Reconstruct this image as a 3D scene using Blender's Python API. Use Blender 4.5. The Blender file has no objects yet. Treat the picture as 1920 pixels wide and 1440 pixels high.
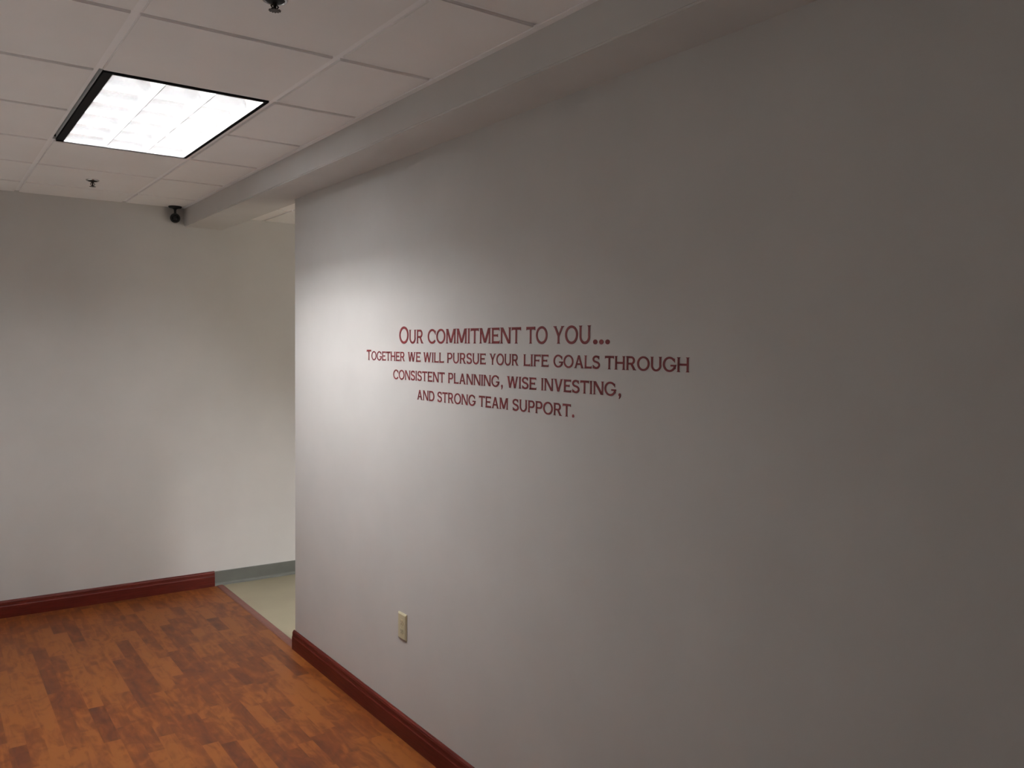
import bpy, bmesh, math
from mathutils import Matrix, Vector
from math import sin, cos, pi, tan

scene = bpy.context.scene
COL = scene.collection

# ------------------------------------------------------------------ camera
cam_data = bpy.data.cameras.new('camera')
cam = bpy.data.objects.new('camera', cam_data)
COL.objects.link(cam)
cam_data.sensor_fit = 'HORIZONTAL'
cam_data.sensor_width = 36.0
cam_data.lens = 1558.42 / 1920 * 36.0
cam_data.clip_start = 0.02
YAW, PITCH, ROLL = 0.6225, -0.0427, 0.0104
f = Vector((sin(YAW) * cos(PITCH), cos(YAW) * cos(PITCH), sin(PITCH)))
r = Vector((cos(YAW), -sin(YAW), 0))
u = r.cross(f)
rr = r * cos(ROLL) + u * sin(ROLL)
uu = -r * sin(ROLL) + u * cos(ROLL)
m = Matrix((rr, uu, -f)).transposed().to_4x4()
m.translation = Vector((-1.7062, 0.0, 1.7127))
cam.matrix_world = m
scene.camera = cam

# ------------------------------------------------------------------ world, exposure
world = bpy.data.worlds.new('world')
world.use_nodes = True
world.node_tree.nodes['Background'].inputs[0].default_value = (0, 0, 0, 1)
world.node_tree.nodes['Background'].inputs[1].default_value = 0.0
scene.world = world
vs = scene.view_settings
vs.view_transform = 'Standard'
vs.look = 'None'
vs.gamma = 1.0
vs.exposure = 0.27
vs.use_curve_mapping = False
TUBE_STRENGTH = 136.0


def unseen_area_lamp(x, y, watts, spread):
    """unseen area lamp without a fixture, in a part the frame does not show"""
    ld = bpy.data.lights.new('unseen_lamp', 'AREA')
    ld.shape = 'RECTANGLE'
    ld.size, ld.size_y = 0.56, 1.17
    ld.energy = watts
    ld.color = (0.965, 0.955, 0.955)
    ld.spread = math.radians(spread)
    lo = bpy.data.objects.new('unseen_lamp', ld)
    lo.location = (x, y, 2.60)
    COL.objects.link(lo)


FILL_A, FILL_B, HALL_LAMP = 0.2, (15.0, 0.5, 8.5), 145.0
for px_, py_ in ((-5.9, -2.4), (-4.1, -2.4), (-5.9, 0.1), (-4.1, 0.1), (-5.9, 2.6)):
    unseen_area_lamp(px_, py_, FILL_A, 105)          # added fill lamps behind the viewer, to lift the shadows
for py_, pw_ in zip((1.6, 3.3, 5.0), FILL_B):
    unseen_area_lamp(-3.1, py_, pw_, 62)          # added fill lamps left of the frame, mostly for the ceiling
unseen_area_lamp(0.95, 1.4, HALL_LAMP, 150)             # hallway behind the side wall
cy = scene.cycles
cy.max_bounces = 14
cy.diffuse_bounces = 8
cy.glossy_bounces = 6
cy.sample_clamp_indirect = 8.0
cy.caustics_reflective = True

# ------------------------------------------------------------------ room numbers
T = 0.6096
H = 2.6493            # main ceiling
HH = 2.6164           # hallway ceiling
D = 5.9885            # back wall at x = 0
TW = 0.0031           # side wall runs this far off the ceiling grid
TB = -0.0155          # back wall likewise
XL, Y0 = -1.1825, 2.5691
XS, ZS, XR = -0.2113, 2.5252, 0.0523   # soffit face, underside, far edge
YE = 4.48             # end of the side wall
XT = 0.0386           # edge of the wood floor
HB = 0.1073           # baseboard height
XW = -7.2             # unseen left wall
YN = -4.0             # unseen wall behind the camera
XF = -1.75            # wood ends here, out of sight; added pale bounce floor beyond
XH = 1.75             # far wall of the hallway


# ------------------------------------------------------------------ helpers
def link(name, me, parent=None, mats=()):
    o = bpy.data.objects.new(name, me)
    COL.objects.link(o)
    for mt in mats:
        me.materials.append(mt)
    if parent is not None:
        o.parent = parent
    return o


def obj(name, bm, mat, parent=None, smooth=False, kind=None):
    me = bpy.data.meshes.new(name)
    bmesh.ops.recalc_face_normals(bm, faces=bm.faces)
    bm.to_mesh(me)
    bm.free()
    if smooth:
        me.polygons.foreach_set('use_smooth', [True] * len(me.polygons))
        try:
            me.set_sharp_from_angle(angle=math.radians(35))
        except Exception:
            pass
    o = link(name, me, parent, mat if isinstance(mat, (list, tuple)) else [mat])
    if kind:
        o['kind'] = kind
    return o


def tag(o, label, cat, group=None):
    o['label'] = label
    o['category'] = cat
    if group:
        o['group'] = group
    return o


def thing(name, label, cat, loc, rotz=0.0, group=None):
    o = bpy.data.objects.new(name, None)
    o.empty_display_size = 0.05
    COL.objects.link(o)
    o.location = loc
    o.rotation_euler = (0, 0, rotz)
    return tag(o, label, cat, group)


def box(bm, x0, x1, y0, y1, z0, z1):
    vs_ = [bm.verts.new(c) for c in ((x0, y0, z0), (x1, y0, z0), (x1, y1, z0), (x0, y1, z0),
                                     (x0, y0, z1), (x1, y0, z1), (x1, y1, z1), (x0, y1, z1))]
    for q in ((0, 3, 2, 1), (4, 5, 6, 7), (0, 1, 5, 4), (1, 2, 6, 5), (2, 3, 7, 6), (3, 0, 4, 7)):
        bm.faces.new([vs_[i] for i in q])
    return vs_


def prism(bm, prof, axis, a, b):
    """profile (list of 2-D points) swept along axis 'x' or 'y' from a to b; profile is (other, z)."""
    def p(t, s):
        return (t, s[0], s[1]) if axis == 'x' else (s[0], t, s[1])
    A = [bm.verts.new(p(a, s)) for s in prof]
    B = [bm.verts.new(p(b, s)) for s in prof]
    n = len(prof)
    for i in range(n):
        j = (i + 1) % n
        bm.faces.new((A[i], A[j], B[j], B[i]))
    bm.faces.new(A)
    bm.faces.new(list(reversed(B)))


def lathe(bm, prof, n=32, mat=None):
    """(radius, z) profile turned about z; mat: optional 4x4 applied afterwards."""
    rings = []
    new = []
    for (rad, z) in prof:
        if rad < 1e-6:
            v = bm.verts.new((0, 0, z))
            rings.append([v])
            new.append(v)
        else:
            ring = [bm.verts.new((rad * cos(2 * pi * i / n), rad * sin(2 * pi * i / n), z)) for i in range(n)]
            rings.append(ring)
            new += ring
    for a, b in zip(rings, rings[1:]):
        for i in range(n):
            j = (i + 1) % n
            if len(a) == 1 and len(b) == 1:
                continue
            if len(a) == 1:
                bm.faces.new((a[0], b[i], b[j]))
            elif len(b) == 1:
                bm.faces.new((a[i], a[j], b[0]))
            else:
                bm.faces.new((a[i], a[j], b[j], b[i]))
    if mat is not None:
        bmesh.ops.transform(bm, matrix=mat, verts=new)
    return new


def bevel(bm, w, seg=2):
    bmesh.ops.bevel(bm, geom=list(bm.edges), offset=w, segments=seg, profile=0.6, affect='EDGES', clamp_overlap=True)


# ------------------------------------------------------------------ materials
def new_mat(name):
    mt = bpy.data.materials.new(name)
    mt.use_nodes = True
    nt = mt.node_tree
    return mt, nt, nt.nodes['Principled BSDF']


def N(nt, typ, **kw):
    n = nt.nodes.new(typ)
    for k, v in kw.items():
        setattr(n, k, v)
    return n


def coords(nt, scale=(1, 1, 1)):
    tc = N(nt, 'ShaderNodeTexCoord')
    mp = N(nt, 'ShaderNodeMapping')
    mp.inputs['Scale'].default_value = scale
    nt.links.new(tc.outputs['Object'], mp.inputs['Vector'])
    return mp.outputs['Vector']


def bump(nt, bs, vec, scale, strength, dist, detail=3):
    nz = N(nt, 'ShaderNodeTexNoise')
    nz.inputs['Scale'].default_value = scale
    nz.inputs['Detail'].default_value = detail
    nt.links.new(vec, nz.inputs['Vector'])
    bp = N(nt, 'ShaderNodeBump')
    bp.inputs['Strength'].default_value = strength
    bp.inputs['Distance'].default_value = dist
    nt.links.new(nz.outputs['Fac'], bp.inputs['Height'])
    nt.links.new(bp.outputs['Normal'], bs.inputs['Normal'])
    return nz


def mottled(nt, bs, vec, c0, c1, scale, detail=4):
    nz = N(nt, 'ShaderNodeTexNoise')
    nz.inputs['Scale'].default_value = scale
    nz.inputs['Detail'].default_value = detail
    nt.links.new(vec, nz.inputs['Vector'])
    rp = N(nt, 'ShaderNodeValToRGB')
    rp.color_ramp.elements[0].position = 0.3
    rp.color_ramp.elements[1].position = 0.7
    rp.color_ramp.elements[0].color = (*c0, 1)
    rp.color_ramp.elements[1].color = (*c1, 1)
    nt.links.new(nz.outputs['Fac'], rp.inputs['Fac'])
    nt.links.new(rp.outputs['Color'], bs.inputs['Base Color'])


def paint(name, c, rough=0.6, bscale=260, bstr=0.12, var=0.03):
    mt, nt, bs = new_mat(name)
    v = coords(nt)
    mottled(nt, bs, v, tuple(x * (1 - var) for x in c), tuple(x * (1 + var) for x in c), 3.0)
    bs.inputs['Roughness'].default_value = rough
    bump(nt, bs, v, bscale, bstr, 0.001)
    return mt


def plain(name, c, rough=0.5, metal=0.0, var=0.05, scale=40):
    mt, nt, bs = new_mat(name)
    v = coords(nt)
    mottled(nt, bs, v, tuple(x * (1 - var) for x in c), tuple(min(1, x * (1 + var)) for x in c), scale)
    bs.inputs['Roughness'].default_value = rough
    bs.inputs['Metallic'].default_value = metal
    return mt


M_WALL = paint('wall_paint', (0.575, 0.560, 0.543), 0.8)
M_BACK = paint('back_wall_paint', (0.575, 0.562, 0.545), 0.8)
M_TILE = paint('ceiling_tile_face', (0.83, 0.805, 0.79), 0.9, 420, 0.35, 0.02)
M_GRID = plain('ceiling_grid_paint', (0.88, 0.86, 0.86), 0.45, 0, 0.01)
M_COVE = plain('grey_cove_vinyl', (0.115, 0.120, 0.105), 0.5, 0, 0.06, 12)
M_VCT = paint('beige_vinyl_tile', (0.295, 0.262, 0.180), 0.45, 60, 0.03, 0.06)
M_BOUNCE = paint('pale_bounce_floor', (0.72, 0.70, 0.67), 0.45, 60, 0.03, 0.05)  # added floor, kept pale so it bounces light upward
M_LETTER = plain('dark_red_vinyl', (0.195, 0.021, 0.025), 0.5, 0, 0.06, 30)
M_IVORY = plain('ivory_plastic', (0.58, 0.53, 0.36), 0.4, 0, 0.02)
M_BLACK = plain('black_plastic', (0.0035, 0.0035, 0.004), 0.55, 0, 0.1)
M_LENS = plain('dark_lens_glass', (0.002, 0.002, 0.003), 0.25, 0, 0.1)
M_SLOT = plain('black_fixture_slot', (0.0022, 0.0022, 0.004), 0.9, 0, 0.1)
M_CHROME = plain('dull_chrome', (0.55, 0.55, 0.56), 0.22, 1.0, 0.03)
M_BRONZE = plain('dark_sprinkler_metal', (0.045, 0.036, 0.032), 0.45, 0.6, 0.1)
M_CUP = plain('black_sprinkler_cup', (0.005, 0.005, 0.005), 0.6, 0.0, 0.1)
M_HOUSE = plain('white_enamel', (0.88, 0.88, 0.88), 0.6, 0, 0.01)
M_THRESH = plain('mauve_brown_threshold', (0.165, 0.060, 0.045), 0.45, 0, 0.12, 25)

# louver blades: bright semi-specular aluminium
M_BLADE, nt, bs = new_mat('louver_aluminium')
v = coords(nt)
mottled(nt, bs, v, (0.86, 0.87, 0.88), (0.90, 0.91, 0.92), 30)
bs.inputs['Metallic'].default_value = 0.84
bs.inputs['Roughness'].default_value = 0.22

# fluorescent tube
M_TUBE, nt, bs = new_mat('fluorescent_tube')
bs.inputs['Base Color'].default_value = (0.9, 0.9, 0.9, 1)
bs.inputs['Emission Color'].default_value = (0.965, 0.955, 0.955, 1)
bs.inputs['Emission Strength'].default_value = TUBE_STRENGTH


def wood_trim(name, c0, c1, stretch, rough=0.5):
    mt, nt, bs = new_mat(name)
    v = coords(nt, stretch)
    mottled(nt, bs, v, c0, c1, 6.0, 6)
    bs.inputs['Specular IOR Level'].default_value = 0.22
    bs.inputs['Roughness'].default_value = rough
    return mt


M_BASE_Y = wood_trim('cherry_trim_side', (0.060, 0.0068, 0.0036), (0.108, 0.0130, 0.0066), (30, 1.2, 30))
M_BASE_X = wood_trim('cherry_trim_back', (0.060, 0.0068, 0.0036), (0.108, 0.0130, 0.0066), (1.2, 30, 30))


def wood_floor():
    mt, nt, bs = new_mat('cherry_strip_floor')
    L = nt.links.new
    tc = N(nt, 'ShaderNodeTexCoord')
    sx = N(nt, 'ShaderNodeSeparateXYZ')
    L(tc.outputs['Object'], sx.inputs[0])

    def math_(op, a, b=None):
        n = N(nt, 'ShaderNodeMath', operation=op)
        for i, q in enumerate((a, b)):
            if q is None:
                continue
            if isinstance(q, (int, float)):
                n.inputs[i].default_value = q
            else:
                L(q, n.inputs[i])
        return n.outputs[0]
    W_, LEN = 0.0680, 0.34
    row = math_('FLOOR', math_('DIVIDE', sx.outputs['X'], W_))
    wn = N(nt, 'ShaderNodeTexWhiteNoise', noise_dimensions='1D')
    L(row, wn.inputs['W'])
    # every strip has its own offset and its own block length
    wn1 = N(nt, 'ShaderNodeTexWhiteNoise', noise_dimensions='1D')
    L(math_('ADD', row, 71.3), wn1.inputs['W'])
    ln = math_('ADD', math_('MULTIPLY', wn1.outputs['Value'], 0.22), LEN - 0.11)
    off = math_('MULTIPLY', wn.outputs['Value'], 7.0)
    colm = math_('FLOOR', math_('DIVIDE', math_('ADD', sx.outputs['Y'], off), ln))
    cb = N(nt, 'ShaderNodeCombineXYZ')
    L(row, cb.inputs[0])
    L(colm, cb.inputs[1])
    wn2 = N(nt, 'ShaderNodeTexWhiteNoise', noise_dimensions='2D')
    L(cb.outputs[0], wn2.inputs['Vector'])
    # grain: stretched along the strip and shifted per block
    sc = N(nt, 'ShaderNodeVectorMath', operation='MULTIPLY')
    L(tc.outputs['Object'], sc.inputs[0])
    sc.inputs[1].default_value = (26, 3.2, 1)
    ad = N(nt, 'ShaderNodeVectorMath', operation='ADD')
    sh = N(nt, 'ShaderNodeVectorMath', operation='SCALE')
    L(wn2.outputs['Color'], sh.inputs[0])
    sh.inputs['Scale'].default_value = 40
    L(sc.outputs[0], ad.inputs[0])
    L(sh.outputs[0], ad.inputs[1])
    grain = N(nt, 'ShaderNodeTexNoise')
    grain.inputs['Scale'].default_value = 1.0
    grain.inputs['Detail'].default_value = 5
    grain.inputs['Distortion'].default_value = 1.1
    L(ad.outputs[0], grain.inputs['Vector'])
    # cloudy figure
    sc2 = N(nt, 'ShaderNodeVectorMath', operation='MULTIPLY')
    L(tc.outputs['Object'], sc2.inputs[0])
    sc2.inputs[1].default_value = (11, 6, 1)
    ad2 = N(nt, 'ShaderNodeVectorMath', operation='ADD')
    L(sc2.outputs[0], ad2.inputs[0])
    L(sh.outputs[0], ad2.inputs[1])
    cloud = N(nt, 'ShaderNodeTexNoise')
    cloud.inputs['Scale'].default_value = 1.0
    cloud.inputs['Detail'].default_value = 3
    cloud.inputs['Distortion'].default_value = 1.6
    L(ad2.outputs[0], cloud.inputs['Vector'])
    fac = math_('ADD', math_('MULTIPLY', wn2.outputs['Value'], 0.36),
                math_('ADD', math_('MULTIPLY', grain.outputs['Fac'], 0.62),
                      math_('MULTIPLY', cloud.outputs['Fac'], 0.72)))
    rp = N(nt, 'ShaderNodeValToRGB')
    cr = rp.color_ramp
    cr.elements[0].position = 0.50
    cr.elements[0].color = (0.078, 0.0185, 0.0080, 1)
    cr.elements[1].position = 1.10
    cr.elements[1].color = (0.235, 0.073, 0.0150, 1)
    e = cr.elements.new(0.80)
    e.color = (0.150, 0.0390, 0.0090, 1)
    L(fac, rp.inputs['Fac'])
    L(rp.outputs['Color'], bs.inputs['Base Color'])
    bs.inputs['Roughness'].default_value = 0.40
    bs.inputs['Specular IOR Level'].default_value = 0.25
    return mt


M_FLOOR = wood_floor()

# ------------------------------------------------------------------ the setting
def wall_rot(o):
    """side wall and soffit stand a hair off the ceiling grid"""
    o.rotation_euler = (0, 0, -TW)
    return o


def back_rot(o):
    o.location = (0, D, 0)
    o.rotation_euler = (0, 0, TB)
    return o


THK = 0.12
# side wall with the lettering: stops at YE, where the hallway opens
bm = bmesh.new()
box(bm, 0, THK, YN, YE, 0, ZS)
bmesh.ops.bevel(bm, geom=[e for e in bm.edges if abs(e.verts[0].co.y - YE) < 1e-5 and abs(e.verts[1].co.y - YE) < 1e-5
                          and abs(e.verts[0].co.x - e.verts[1].co.x) < 1e-5 and abs(e.verts[0].co.z - e.verts[1].co.z) > 1],
                offset=0.006, segments=3, affect='EDGES')
wall_rot(obj('wall_right', bm, M_WALL, kind='structure'))

# boxed soffit along the top of the side wall, running on over the hallway opening
bm = bmesh.new()
box(bm, XS, XR, YN, D + 0.05, ZS, H + 0.10)
bmesh.ops.bevel(bm, geom=[e for e in bm.edges if abs(e.verts[0].co.z - ZS) < 1e-5 and abs(e.verts[1].co.z - ZS) < 1e-5
                          and abs(e.verts[0].co.x - e.verts[1].co.x) < 1e-5],
                offset=0.005, segments=3, affect='EDGES')
wall_rot(obj('trim_soffit', bm, M_WALL, kind='structure', smooth=True))
# metal edge angle where the tiles meet the soffit
bm = bmesh.new()
box(bm, XS - 0.022, XS, YN, D - 0.02, H - 0.0035, H + 0.004)
wall_rot(obj('trim_ceiling_edge', bm, M_GRID, kind='structure'))

# back wall
bm = bmesh.new()
box(bm, XW - 0.3, XH + 0.2, 0, 0.12, 0, H + 0.1)
back_rot(obj('wall_back', bm, M_BACK, kind='structure'))
# unseen walls that close the room
bm = bmesh.new()
box(bm, XW - 0.12, XW, YN, D + 0.1, 0, H + 0.1)
obj('wall_left', bm, M_WALL, kind='structure')
bm = bmesh.new()
box(bm, XW - 0.12, XH + 0.12, YN - 0.12, YN, 0, H + 0.1)
obj('wall_front', bm, M_WALL, kind='structure')
bm = bmesh.new()
box(bm, XH, XH + 0.12, YN, D + 0.1, 0, H + 0.1)
obj('wall_hallway', bm, M_BACK, kind='structure')

# floors
bm = bmesh.new()
box(bm, XF, XT - 0.020, YN - 0.12, D + 0.13, -0.1, 0)
wall_rot(obj('floor', bm, M_FLOOR, kind='structure'))
bm = bmesh.new()
box(bm, XW - 0.12, XF, YN - 0.12, D + 0.13, -0.1, 0)
wall_rot(obj('floor_unseen_bounce', bm, M_BOUNCE, kind='structure'))  # unseen pale floor added to bounce light onto ceiling and walls
bm = bmesh.new()
box(bm, XT - 0.010, XH + 0.12, YN - 0.12, D + 0.13, -0.1, -0.0005)
wall_rot(obj('floor_hallway', bm, M_VCT, kind='structure'))
# threshold strip between them
bm = bmesh.new()
prism(bm, [(XT - 0.050, -0.02), (XT - 0.050, 0.0015), (XT - 0.042, 0.0055), (XT - 0.010, 0.0062), (XT, 0.0012), (XT, -0.02)],
      'y', YE - 0.02, D - 0.02)
wall_rot(obj('trim_threshold', bm, M_THRESH, kind='structure'))


# baseboards: stepped profile (thickness out of the wall, height)
def base_profile(sign):
    p = [(0, 0), (0.0155, 0), (0.0155, 0.070), (0.0135, 0.074), (0.0125, 0.080), (0.0125, 0.094), (0.0095, 0.1015),
         (0.0055, 0.1055), (0.004, HB), (0, HB)]
    return [(sign * a, b) for a, b in p]


bm = bmesh.new()
prism(bm, base_profile(-1), 'y', YN, YE + 0.006)
wall_rot(obj('baseboard_right', bm, M_BASE_Y, kind='structure'))
bm = bmesh.new()
prism(bm, base_profile(-1), 'x', XW - 0.1, -0.002)
back_rot(obj('baseboard_back', bm, M_BASE_X, kind='structure'))
# grey vinyl cove base in the hallway (with the little toe)
bm = bmesh.new()
prism(bm, [(0, 0), (-0.014, 0), (-0.012, 0.003), (-0.006, 0.010), (-0.0035, 0.020), (-0.003, 0.100), (-0.0015, 0.1035), (0, 0.1035)],
      'x', -0.002, XH + 0.05)
back_rot(obj('baseboard_hallway', bm, M_COVE, kind='structure'))

# ------------------------------------------------------------------ suspended ceiling
GAP = 0.0125          # half the reveal between two tegular tiles
REC = 0.0085          # how far the grid sits above the tile face
LX0, LX1 = XL, XL + T
LY0, LY1 = Y0 + T, Y0 + 3 * T


def soffit_x(y):
    return (XS + y * sin(TW)) / cos(TW)


bm = bmesh.new()
ncol0 = int(math.floor((XW - XL) / T))
for i in range(ncol0, 2):
    x0, x1 = XL + i * T, XL + (i + 1) * T
    for k in range(-11, 6):
        y0, y1 = Y0 + k * T, Y0 + (k + 1) * T
        if i == 0 and k in (1, 2):
            continue                      # the light fixture fills these two cells
        a0, a1, b0, b1 = x0 + GAP, x1 - GAP, y0 + GAP, y1 - GAP
        if i == 1:
            a1 = soffit_x(y0) - 0.0005
        a0 = max(a0, XW)
        b0, b1 = max(b0, YN), min(b1, D + 0.02)
        if a1 - a0 < 0.02 or b1 - b0 < 0.02:
            continue
        vv = box(bm, a0, a1, b0, b1, H, H + 0.016)
        es = set()
        for v_ in vv[:4]:
            for e in v_.link_edges:
                if abs(e.verts[0].co.z - H) < 1e-6 and abs(e.verts[1].co.z - H) < 1e-6:
                    es.add(e)
        bmesh.ops.bevel(bm, geom=list(es), offset=0.0018, segments=2, affect='EDGES')
ceiling = obj('ceiling', bm, M_TILE, kind='structure')

bm = bmesh.new()


def slab(x0, x1, y0, y1):
    box(bm, x0, x1, y0, y1, H + REC, H + REC + 0.012)


yA, yB = YN - 0.1, D + 0.1
xA, xB = XW - 0.1, XS + 0.15
slab(xA, LX0 + 0.004, yA, yB)
slab(LX1 - 0.004, xB, yA, yB)
slab(LX0 + 0.004, LX1 - 0.004, yA, LY0 + 0.004)
slab(LX0 + 0.004, LX1 - 0.004, LY1 - 0.004, yB)
obj('ceiling_grid', bm, M_GRID, parent=ceiling)

# hallway ceiling: same tiles, a little lower
bm = bmesh.new()
for i in range(0, 3):
    for k in range(0, 11):
        x0, y1 = XR + 0.02 + i * T - 0.33, D + 0.05 - k * T
        a0, a1 = max(x0 + GAP, XR), x0 + T - GAP
        box(bm, a0, a1, y1 - T + GAP, y1 - GAP, HH, HH + 0.016)
hall = obj('ceiling_hallway', bm, M_TILE, kind='structure')
bm = bmesh.new()
box(bm, XR - 0.02, XH + 0.1, YN - 0.1, D + 0.1, HH + REC, HH + REC + 0.012)
obj('ceiling_grid', bm, M_GRID, parent=hall)

# ------------------------------------------------------------------ troffer
FX0, FX1, FY0, FY1 = -1.164, -0.5855, 3.185, 4.388      # black outer flange
IX0, IX1, IY0, IY1 = FX0 + 0.030, FX1 - 0.014, FY0 + 0.016, FY1 - 0.006
CX, CY = (FX0 + FX1) / 2, (FY0 + FY1) / 2
lamp = thing('ceiling_light', 'recessed fluorescent ceiling light, switched on, with a white louver grid and black edge',
             'ceiling light', (CX, CY, H))


def loc(x):
    return x


bm = bmesh.new()
ZB = -0.0015
for (a0, a1, b0, b1) in ((FX0, IX0, FY0, FY1), (IX1, FX1, FY0, FY1), (IX0, IX1, FY0, IY0), (IX0, IX1, IY1, FY1)):
    box(bm, a0 - CX, a1 - CX, b0 - CY, b1 - CY, ZB + 0.006, ZB + 0.012)
# thin raised lip round the outside
t_ = 0.002
for (a0, a1, b0, b1) in ((FX0, FX0 + t_, FY0, FY1), (FX1 - t_, FX1, FY0, FY1), (FX0, FX1, FY0, FY0 + t_), (FX0, FX1, FY1 - t_, FY1)):
    box(bm, a0 - CX, a1 - CX, b0 - CY, b1 - CY, ZB, ZB + 0.0125)
obj('frame', bm, M_SLOT, lamp)['label'] = 'black slotted frame round the louver'

bm = bmesh.new()
HZ = 0.140
w_ = 0.003
box(bm, FX0 - CX, FX1 - CX, FY0 - CY, FY1 - CY, HZ, HZ + w_)
for (a0, a1, b0, b1) in ((FX0, FX0 + w_, FY0, FY1), (FX1 - w_, FX1, FY0, FY1), (FX0, FX1, FY0, FY0 + w_), (FX0, FX1, FY1 - w_, FY1)):
    box(bm, a0 - CX, a1 - CX, b0 - CY, b1 - CY, 0.011, HZ)
obj('housing', bm, M_HOUSE, lamp)

# parabolic louver: 3 x 6 cells of V-section blades with concave flanks
ROWS, COLS = 6, 3


def blade_flank(half_top, depth, n=8):
    """(half thickness, height) up one concave flank of a blade"""
    return [(0.0016 + (half_top - 0.0016) * (i / n) ** 1.9, depth * i / n) for i in range(n + 1)]


def blade_profile(flank, sides=(1, 1)):
    right = [(h * sides[1], z) for h, z in flank]
    left = [(-h * sides[0], z) for h, z in reversed(flank)]
    return right + left


bm = bmesh.new()
ax0, ax1, ay0, ay1 = IX0 - CX, IX1 - CX, IY0 - CY, IY1 - CY
fl_y = blade_flank(0.022, 0.056)
fl_x = blade_flank(0.028, 0.075)
for j in range(ROWS + 1):
    yy = ay0 + (ay1 - ay0) * j / ROWS
    s = (0.02, 1) if j == 0 else ((1, 0.02) if j == ROWS else (1, 1))
    prism(bm, [(yy + a, b) for a, b in blade_profile(fl_y, s)], 'x', ax0, ax1)
for i in range(COLS + 1):
    xx = ax0 + (ax1 - ax0) * i / COLS
    s = (0.02, 1) if i == 0 else ((1, 0.02) if i == COLS else (1, 1))
    prism(bm, [(xx + a, b) for a, b in blade_profile(fl_x, s)], 'y', ay0, ay1)
obj('louver', bm, M_BLADE, lamp, smooth=True)

TUBE_Z = 0.090
for i in range(3):
    xx = ax0 + (ax1 - ax0) * (i + 0.5) / 3
    bm = bmesh.new()
    lathe(bm, [(0, -0.575), (0.013, -0.575), (0.013, 0.575), (0, 0.575)], 20,
          Matrix.Translation((xx, 0, TUBE_Z)) @ Matrix.Rotation(pi / 2, 4, 'X'))
    obj('fluorescent_tube', bm, M_TUBE, lamp, smooth=True)


# ------------------------------------------------------------------ sprinklers
def sprinkler(x, y, label, drop):
    s = thing('fire_sprinkler', label, 'sprinkler', (x, y, H), 0, 'fire sprinklers in the ceiling')
    bm = bmesh.new()
    lathe(bm, [(0.0255, 0.004), (0.0262, -0.004), (0.029, -0.0062), (0.0325, -0.0052), (0.0355, -0.0008), (0.0358, 0.001)], 40)
    obj('escutcheon', bm, M_CHROME, s, smooth=True)['label'] = 'pale chrome rim against the ceiling'
    bm = bmesh.new()
    lathe(bm, [(0.0262, -0.003), (0.0225, -0.0075), (0.012, -0.0105), (0, -0.011)], 36)
    obj('cup', bm, M_CUP, s, smooth=True)
    bm = bmesh.new()
    lathe(bm, [(0, -0.010), (0.0065, -0.010), (0.0065, -0.017), (0.0045, -0.018), (0.0035, -drop), (0, -drop)], 16)
    for sg in (-1, 1):          # the two frame arms
        pts_ = [(0.006, -0.016), (0.0105, -0.020), (0.0105, -drop + 0.010), (0.003, -drop + 0.002)]
        for (a, b), (c, d) in zip(pts_, pts_[1:]):
            va, vb = Vector((sg * a, 0, b)), Vector((sg * c, 0, d))
            dv = vb - va
            q = Vector((0, 0, 1)).rotation_difference(dv).to_matrix().to_4x4()
            lathe(bm, [(0, 0), (0.0018, 0), (0.0018, dv.length), (0, dv.length)], 8, Matrix.Translation(va) @ q)
    obj('sprinkler_body', bm, M_BRONZE, s, smooth=True)
    bm = bmesh.new()          # toothed deflector disc
    n = 48
    top, bot = [], []
    for i in range(n):
        a = 2 * pi * i / n
        rad = 0.0165 if (i // 2) % 2 == 0 else 0.0125
        top.append(bm.verts.new((rad * cos(a), rad * sin(a), -drop)))
        bot.append(bm.verts.new((rad * cos(a), rad * sin(a), -drop - 0.0016)))
    for i in range(n):
        j = (i + 1) % n
        bm.faces.new((top[i], top[j], bot[j], bot[i]))
    bm.faces.new(top)
    bm.faces.new(bot[::-1])
    obj('deflector', bm, M_BRONZE, s)
    return s


sprinkler(-0.902, 2.238, 'dark fire sprinkler cut by the top edge, in the tile nearest the viewer', 0.030)
sprinkler(-0.868, 5.30, 'small dark fire sprinkler in the tile beyond the lit ceiling light', 0.036)

# ------------------------------------------------------------------ security camera in the far corner
CMX, CMY = -0.262, 5.945
sc_ = thing('security_camera', 'small black security camera hanging in the corner where ceiling, soffit and back wall meet',
            'security camera', (CMX, CMY, H))
bm = bmesh.new()
lathe(bm, [(0, 0.0), (0.043, 0.0), (0.043, -0.005), (0.038, -0.010), (0.020, -0.0125), (0.010, -0.020), (0, -0.020)], 36)
obj('mounting_plate', bm, M_BLACK, sc_, smooth=True)
bm = bmesh.new()
lathe(bm, [(0, -0.012), (0.0085, -0.012), (0.0075, -0.040), (0.010, -0.055), (0, -0.056)], 18)
obj('stem', bm, M_BLACK, sc_, smooth=True)
# short round body pointing at the viewer
bz = -0.078
aim = (Vector((-1.55, 0.6, 1.75)) - Vector((CMX, CMY, H + bz))).normalized()
q = Vector((0, 0, 1)).rotation_difference(aim).to_matrix().to_4x4()
MB = Matrix.Translation((0, 0, bz)) @ q
bm = bmesh.new()
lathe(bm, [(0, -0.030), (0.020, -0.030), (0.028, -0.024), (0.0325, -0.010), (0.0325, 0.020), (0.030, 0.026), (0.024, 0.027), (0.022, 0.022), (0, 0.022)], 36, MB)
obj('camera_body', bm, M_BLACK, sc_, smooth=True)
bm = bmesh.new()
lathe(bm, [(0.0205, 0.0225), (0.017, 0.0275), (0.010, 0.031), (0, 0.032)], 30, MB)
obj('lens', bm, M_LENS, sc_, smooth=True)

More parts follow.
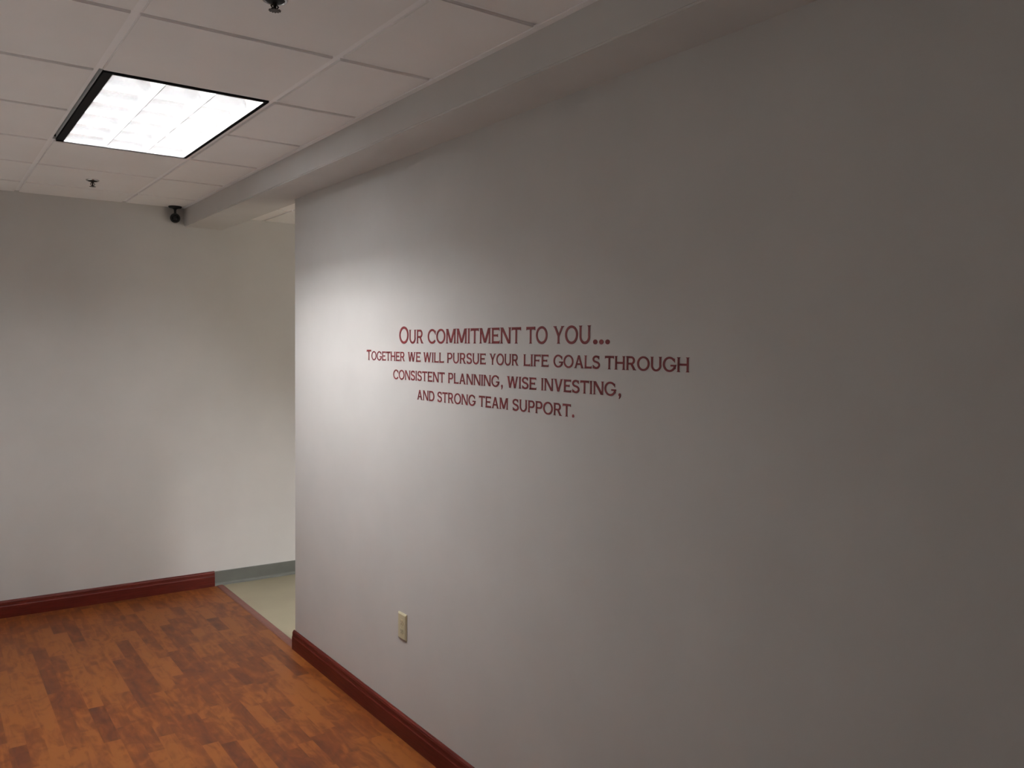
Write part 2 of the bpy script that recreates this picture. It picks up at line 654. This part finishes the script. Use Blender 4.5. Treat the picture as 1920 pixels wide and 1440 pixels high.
# ------------------------------------------------------------------ outlet plate on the side wall
OY, OZ = 3.191, 0.4925
pl = thing('wall_outlet', 'ivory plastic outlet plate low on the side wall, below the red lettering', 'outlet',
           (OY * sin(TW), OY * cos(TW), OZ), -TW)
bm = bmesh.new()
hw, hh = 0.0375, 0.0585
# bevelled cover plate
P0 = [(0, hw, hh), (-0.003, hw, hh), (-0.0075, hw - 0.0065, hh - 0.0065)]
rings = []
for (xx, a, b) in P0:
    rings.append([bm.verts.new((xx, sa * a, sb * b)) for sa, sb in ((-1, -1), (1, -1), (1, 1), (-1, 1))])
for A_, B_ in zip(rings, rings[1:]):
    for i in range(4):
        j = (i + 1) % 4
        bm.faces.new((A_[i], A_[j], B_[j], B_[i]))
bm.faces.new(rings[0])
bm.faces.new(rings[-1])
obj('cover_plate', bm, M_IVORY, pl)
for zc in (-0.0195, 0.0195):
    bm = bmesh.new()
    n = 24
    ptsr = []
    for i in range(n):
        a = 2 * pi * i / n
        ptsr.append((0.0170 * cos(a), max(-0.0125, min(0.0125, 0.0170 * sin(a)))))
    A_ = [bm.verts.new((-0.0070, a, zc + b)) for a, b in ptsr]
    B_ = [bm.verts.new((-0.0090, a * 0.97, zc + b * 0.97)) for a, b in ptsr]
    for i in range(n):
        j = (i + 1) % n
        bm.faces.new((A_[i], A_[j], B_[j], B_[i]))
    bm.faces.new(A_)
    bm.faces.new(B_)
    rc = obj('receptacle', bm, M_IVORY, pl)
    bm = bmesh.new()
    for (yy, h_) in ((-0.0063, 0.0045), (0.0063, 0.0038)):
        box(bm, -0.0093, -0.0085, yy - 0.0008, yy + 0.0008, zc + 0.002 - h_, zc + 0.002 + h_)
    box(bm, -0.0093, -0.0085, -0.002, 0.002, zc - 0.0095, zc - 0.0060)
    obj('contact_slots', bm, M_SLOT, rc)
bm = bmesh.new()
lathe(bm, [(0.0033, 0), (0.0033, 0.0008), (0.0020, 0.0014), (0, 0.0015)], 14,
      Matrix.Translation((-0.0075, 0, 0)) @ Matrix.Rotation(-pi / 2, 4, 'Y'))
obj('screw', bm, M_IVORY, pl)

# ------------------------------------------------------------------ lettering on the side wall
S = 0.140      # upright stroke
B = 0.150      # level stroke
SE = 0.062     # serif overhang
SH = 0.042     # serif height


class Glyph:
    """closed polygons in units of the capital height; u runs to the reader's right"""

    def __init__(self, w):
        self.w = w
        self.p = []

    def rect(self, u0, u1, v0, v1):
        self.p.append([(u0, v0), (u1, v0), (u1, v1), (u0, v1)])
        return self

    def stem(self, u0, v0=0.0, v1=1.0, w=S, bot=True, top=True, lo=True, hi=True):
        self.rect(u0, u0 + w, v0, v1)
        L_ = SE if lo else 0
        R_ = SE if hi else 0
        if bot:
            self.p.append([(u0 - L_, v0), (u0 + w + R_, v0), (u0 + w, v0 + SH * 1.6), (u0, v0 + SH * 1.6)])
        if top:
            self.p.append([(u0, v1 - SH * 1.6), (u0 + w, v1 - SH * 1.6), (u0 + w + R_, v1), (u0 - L_, v1)])
        return self

    def arm(self, u0, u1, v0, th=B, tip=0):
        """level stroke with a tick at its right end"""
        self.rect(u0, u1, v0, v0 + th)
        if tip > 0:
            self.p.append([(u1 - 0.05, v0), (u1 + 0.01, v0 + th + SE), (u1 + 0.01, v0), (u1 + 0.005, v0)][:3])
        if tip < 0:
            self.p.append([(u1 - 0.05, v0 + th), (u1 + 0.01, v0 + th), (u1 + 0.01, v0 - SE)])
        return self

    def diag(self, u0, v0, u1, v1, w):
        """slanting stroke of level width w, from the left foot (u0,v0) to (u1,v1)"""
        self.p.append([(u0, v0), (u0 + w, v0), (u1 + w, v1), (u1, v1)])
        return self

    def foot(self, u0, w, v=0.0, up=True):
        d = SH * 1.4 if up else -SH * 1.4
        self.p.append([(u0 - SE, v), (u0 + w + SE, v), (u0 + w + 0.005, v + d), (u0 - 0.005, v + d)])
        return self

    def ring(self, cu, cv, ru, rv, tu, tv, a0=0, a1=360, n=40):
        """elliptical stroke; tu/tv: thickness sideways / up-down"""
        for i in range(n):
            s0 = math.radians(a0 + (a1 - a0) * i / n)
            s1 = math.radians(a0 + (a1 - a0) * (i + 1) / n)
            self.p.append([(cu + ru * cos(s0), cv + rv * sin(s0)), (cu + ru * cos(s1), cv + rv * sin(s1)),
                           (cu + (ru - tu) * cos(s1), cv + (rv - tv) * sin(s1)),
                           (cu + (ru - tu) * cos(s0), cv + (rv - tv) * sin(s0))])
        return self

    def disc(self, cu, cv, ru, rv, n=24):
        self.p.append([(cu + ru * cos(2 * pi * i / n), cv + rv * sin(2 * pi * i / n)) for i in range(n)])
        return self


def spine(g, pts_, th):
    """stroke of thickness th that follows a smooth path"""
    P = [Vector(q_) for q_ in pts_]
    nrm = []
    for i in range(len(P)):
        d = (P[min(i + 1, len(P) - 1)] - P[max(i - 1, 0)]).normalized()
        nrm.append(Vector((-d.y, d.x)))
    for i in range(len(P) - 1):
        a, b = P[i], P[i + 1]
        na, nb = nrm[i] * th[i] / 2, nrm[i + 1] * th[i + 1] / 2
        g.p.append([tuple(a - na), tuple(b - nb), tuple(b + nb), tuple(a + na)])


def glyph(c):
    if c == 'O':
        g = Glyph(1.02)
        g.ring(0.51, 0.5, 0.51, 0.522, 0.148, 0.138)
    elif c == 'C':
        g = Glyph(0.93)
        g.ring(0.51, 0.5, 0.51, 0.522, 0.148, 0.138, 38, 322)
        g.p.append([(0.915, 0.60), (0.915, 0.90), (0.875, 0.90), (0.80, 0.76)])
    elif c == 'G':
        g = Glyph(1.0)
        g.ring(0.51, 0.5, 0.51, 0.522, 0.148, 0.138, 38, 335)
        g.p.append([(0.915, 0.62), (0.915, 0.90), (0.875, 0.90), (0.80, 0.76)])
        g.rect(0.83, 0.98, 0.20, 0.46).rect(0.60, 1.02, 0.36, 0.48)
    elif c == 'U':
        g = Glyph(0.90)
        g.stem(0.045, 0.40, 1.0, bot=False).stem(0.705, 0.40, 1.0, bot=False)
        g.ring(0.45, 0.41, 0.405, 0.432, S, 0.145, 180, 360)
    elif c == 'I':
        g = Glyph(0.24)
        g.stem(0.045)
    elif c == 'L':
        g = Glyph(0.70)
        g.stem(0.045, hi=True).arm(0.1, 0.69, 0, B, 1)
    elif c == 'E':
        g = Glyph(0.75)
        g.stem(0.045).arm(0.1, 0.74, 0, B, 1).arm(0.1, 0.72, 1 - B, B, -1).arm(0.1, 0.58, 0.44, 0.135)
        g.rect(0.56, 0.60, 0.41, 0.605)
    elif c == 'F':
        g = Glyph(0.72)
        g.stem(0.045).arm(0.1, 0.71, 1 - B, B, -1).arm(0.1, 0.56, 0.43, 0.135)
        g.rect(0.54, 0.58, 0.40, 0.595)
    elif c == 'T':
        g = Glyph(0.80)
        g.stem(0.325, top=False).rect(0.01, 0.79, 1 - 0.165, 1.0)
        g.p.append([(0.0, 1.0), (0.0, 0.79), (0.06, 0.835)])
        g.p.append([(0.80, 1.0), (0.80, 0.79), (0.74, 0.835)])
    elif c == 'H':
        g = Glyph(0.92)
        g.stem(0.045).stem(0.725).rect(0.1, 0.8, 0.43, 0.43 + B)
    elif c == 'N':
        g = Glyph(0.94)
        g.stem(0.045, w=0.125).stem(0.775, w=0.125, bot=False).diag(0.70, 0.0, 0.04, 1.0, 0.20)
    elif c == 'M':
        g = Glyph(1.08)
        g.stem(0.045, w=0.125).stem(0.91, w=0.125)
        g.diag(0.44, 0.05, 0.05, 1.0, 0.19).diag(0.44, 0.05, 0.83, 1.0, 0.19)
    elif c == 'V':
        g = Glyph(0.90)
        g.diag(0.355, 0, 0.055, 1, 0.165).diag(0.385, 0, 0.70, 1, 0.14)
        g.foot(0.055, 0.165, 1.0, False).foot(0.70, 0.14, 1.0, False)
    elif c == 'W':
        g = Glyph(1.28)
        g.diag(0.27, 0, 0.05, 1, 0.165).diag(0.29, 0, 0.555, 1, 0.14)
        g.diag(0.82, 0, 0.56, 1, 0.165).diag(0.85, 0, 1.09, 1, 0.14)
        g.foot(0.05, 0.165, 1.0, False).foot(1.09, 0.14, 1.0, False)
    elif c == 'Y':
        g = Glyph(0.90)
        g.stem(0.375, 0.0, 0.46, top=False).diag(0.375, 0.42, 0.055, 1, 0.165).diag(0.375, 0.42, 0.70, 1, 0.145)
        g.foot(0.055, 0.165, 1.0, False).foot(0.70, 0.145, 1.0, False)
    elif c == 'A':
        g = Glyph(0.94)
        g.diag(0.06, 0, 0.39, 1, 0.14).diag(0.725, 0, 0.385, 1, 0.165).rect(0.2, 0.75, 0.25, 0.385)
        g.foot(0.06, 0.14).foot(0.725, 0.165)
    elif c in 'PR':
        g = Glyph(0.76 if c == 'P' else 0.86)
        lo = 0.375 if c == 'P' else 0.40
        g.stem(0.045)
        mid = (1 + lo) / 2
        rv = (1 - lo) / 2
        g.rect(0.1, 0.45, 1 - 0.14, 1).rect(0.1, 0.45, lo, lo + 0.14)
        g.ring(0.45, mid, 0.295, rv, 0.155, 0.14, -90, 90, 20)
        if c == 'R':
            g.diag(0.635, 0.0, 0.36, 0.46, 0.185).foot(0.65, 0.165)
    elif c == 'D':
        g = Glyph(0.93)
        g.stem(0.045)
        g.rect(0.1, 0.45, 1 - 0.14, 1).rect(0.1, 0.45, 0, 0.14)
        g.ring(0.45, 0.5, 0.465, 0.5, 0.165, 0.14, -90, 90, 26)
    elif c == 'S':
        g = Glyph(0.73)
        path = []
        th = []
        for i in range(15):        # upper bowl, from the top right round to the middle
            a = math.radians(28 + (242 - 28) * i / 14)
            path.append((0.365 + 0.275 * cos(a), 0.735 + 0.205 * sin(a)))
            th.append(0.150)
        for i in range(15):        # lower bowl
            a = math.radians(62 - (62 + 152) * i / 14)
            path.append((0.365 + 0.290 * cos(a), 0.280 + 0.222 * sin(a)))
            th.append(0.152)
        spine(g, path, th)
        g.p.append([(0.655, 0.70), (0.655, 0.97), (0.615, 0.97), (0.545, 0.80)])
        g.p.append([(0.055, 0.30), (0.055, 0.03), (0.095, 0.03), (0.165, 0.19)])
    elif c == '.':
        g = Glyph(0.20)
        g.disc(0.10, 0.10, 0.10, 0.13)
    elif c == ',':
        g = Glyph(0.20)
        g.disc(0.10, 0.10, 0.10, 0.12)
        g.p.append([(0.07, 0.02), (0.20, 0.10), (0.17, -0.06), (0.07, -0.20), (0.04, -0.19)])
    else:
        g = Glyph(0.5)
    return g


LT = 0.0012      # how far the vinyl stands off the wall


def word_bmesh(text, y_left, y_right, z0, cap, first_cap=None, yc=0.0, zc=0.0):
    """letters set between two points on the wall; the reader's right is toward -y"""
    gl = [glyph(c) for c in text]
    gap = 0.085
    hs = [first_cap if (i == 0 and first_cap) else cap for i in range(len(text))]
    total = sum(g.w * h for g, h in zip(gl, hs)) + gap * cap * (len(text) - 1)
    k = (y_left - y_right) / total
    bm = bmesh.new()
    x = 0.0
    for g, h in zip(gl, hs):
        for poly in g.p:
            A_ = [bm.verts.new((-LT, y_left - (x + uu_ * h) * k - yc, z0 + vv_ * h - zc)) for uu_, vv_ in poly]
            B_ = [bm.verts.new((0.0, a.co.y, a.co.z)) for a in A_]
            n = len(A_)
            bm.faces.new(A_)
            for i in range(n):
                j = (i + 1) % n
                bm.faces.new((A_[i], A_[j], B_[j], B_[i]))
        x += g.w * h + gap * cap
    return bm


LINES = [
    (1.730, 0.0575, 0.0715, [('OUR', 3.2371, 3.025), ('COMMITMENT', 2.9875, 2.3367), ('TO', 2.3045, 2.1863), ('YOU', 2.1554, 1.9669),
                             ('...', 1.9551, 1.8782)]),
    (1.6525, 0.0408, 0.0475, [('TOGETHER', 3.5601, 3.1858), ('WE', 3.1587, 3.0473), ('WILL', 3.024, 2.858), ('PURSUE', 2.8329, 2.5566),
                              ('YOUR', 2.5317, 2.35), ('LIFE', 2.3198, 2.1791), ('GOALS', 2.1523, 1.9217), ('THROUGH', 1.8988, 1.5566)]),
    (1.573, 0.0412, None, [('CONSISTENT', 3.292, 2.8512), ('PLANNING', 2.8235, 2.4667), (',', 2.454, 2.4452), ('WISE', 2.418, 2.2452),
                           ('INVESTING', 2.2173, 1.8481), (',', 1.8371, 1.8251)]),
    (1.494, 0.0412, None, [('AND', 3.0748, 2.9306), ('STRONG', 2.9065, 2.6238), ('TEAM', 2.5991, 2.4104), ('SUPPORT', 2.3828, 2.0601),
                           ('.', 2.0512, 2.0432)]),
]
QY, QZ = 2.557, 1.494
quote = thing('wall_lettering', 'dark red vinyl lettering in four centred lines on the grey side wall', 'wall lettering',
              (QY * sin(TW), QY * cos(TW), QZ), -TW)
for li, (z0, cap, fc, words) in enumerate(LINES):
    for wi, (text, yl, yr) in enumerate(words):
        nm = {'...': 'ellipsis', ',': 'comma', '.': 'full_stop'}.get(text, 'word')
        if text in (',', '.'):
            mid = (yl + yr) / 2
            yl, yr = mid + 0.0052, mid - 0.0052
        obj(nm, word_bmesh(text, yl, yr, z0, cap, fc if wi == 0 else None, QY, QZ), M_LETTER, quote)
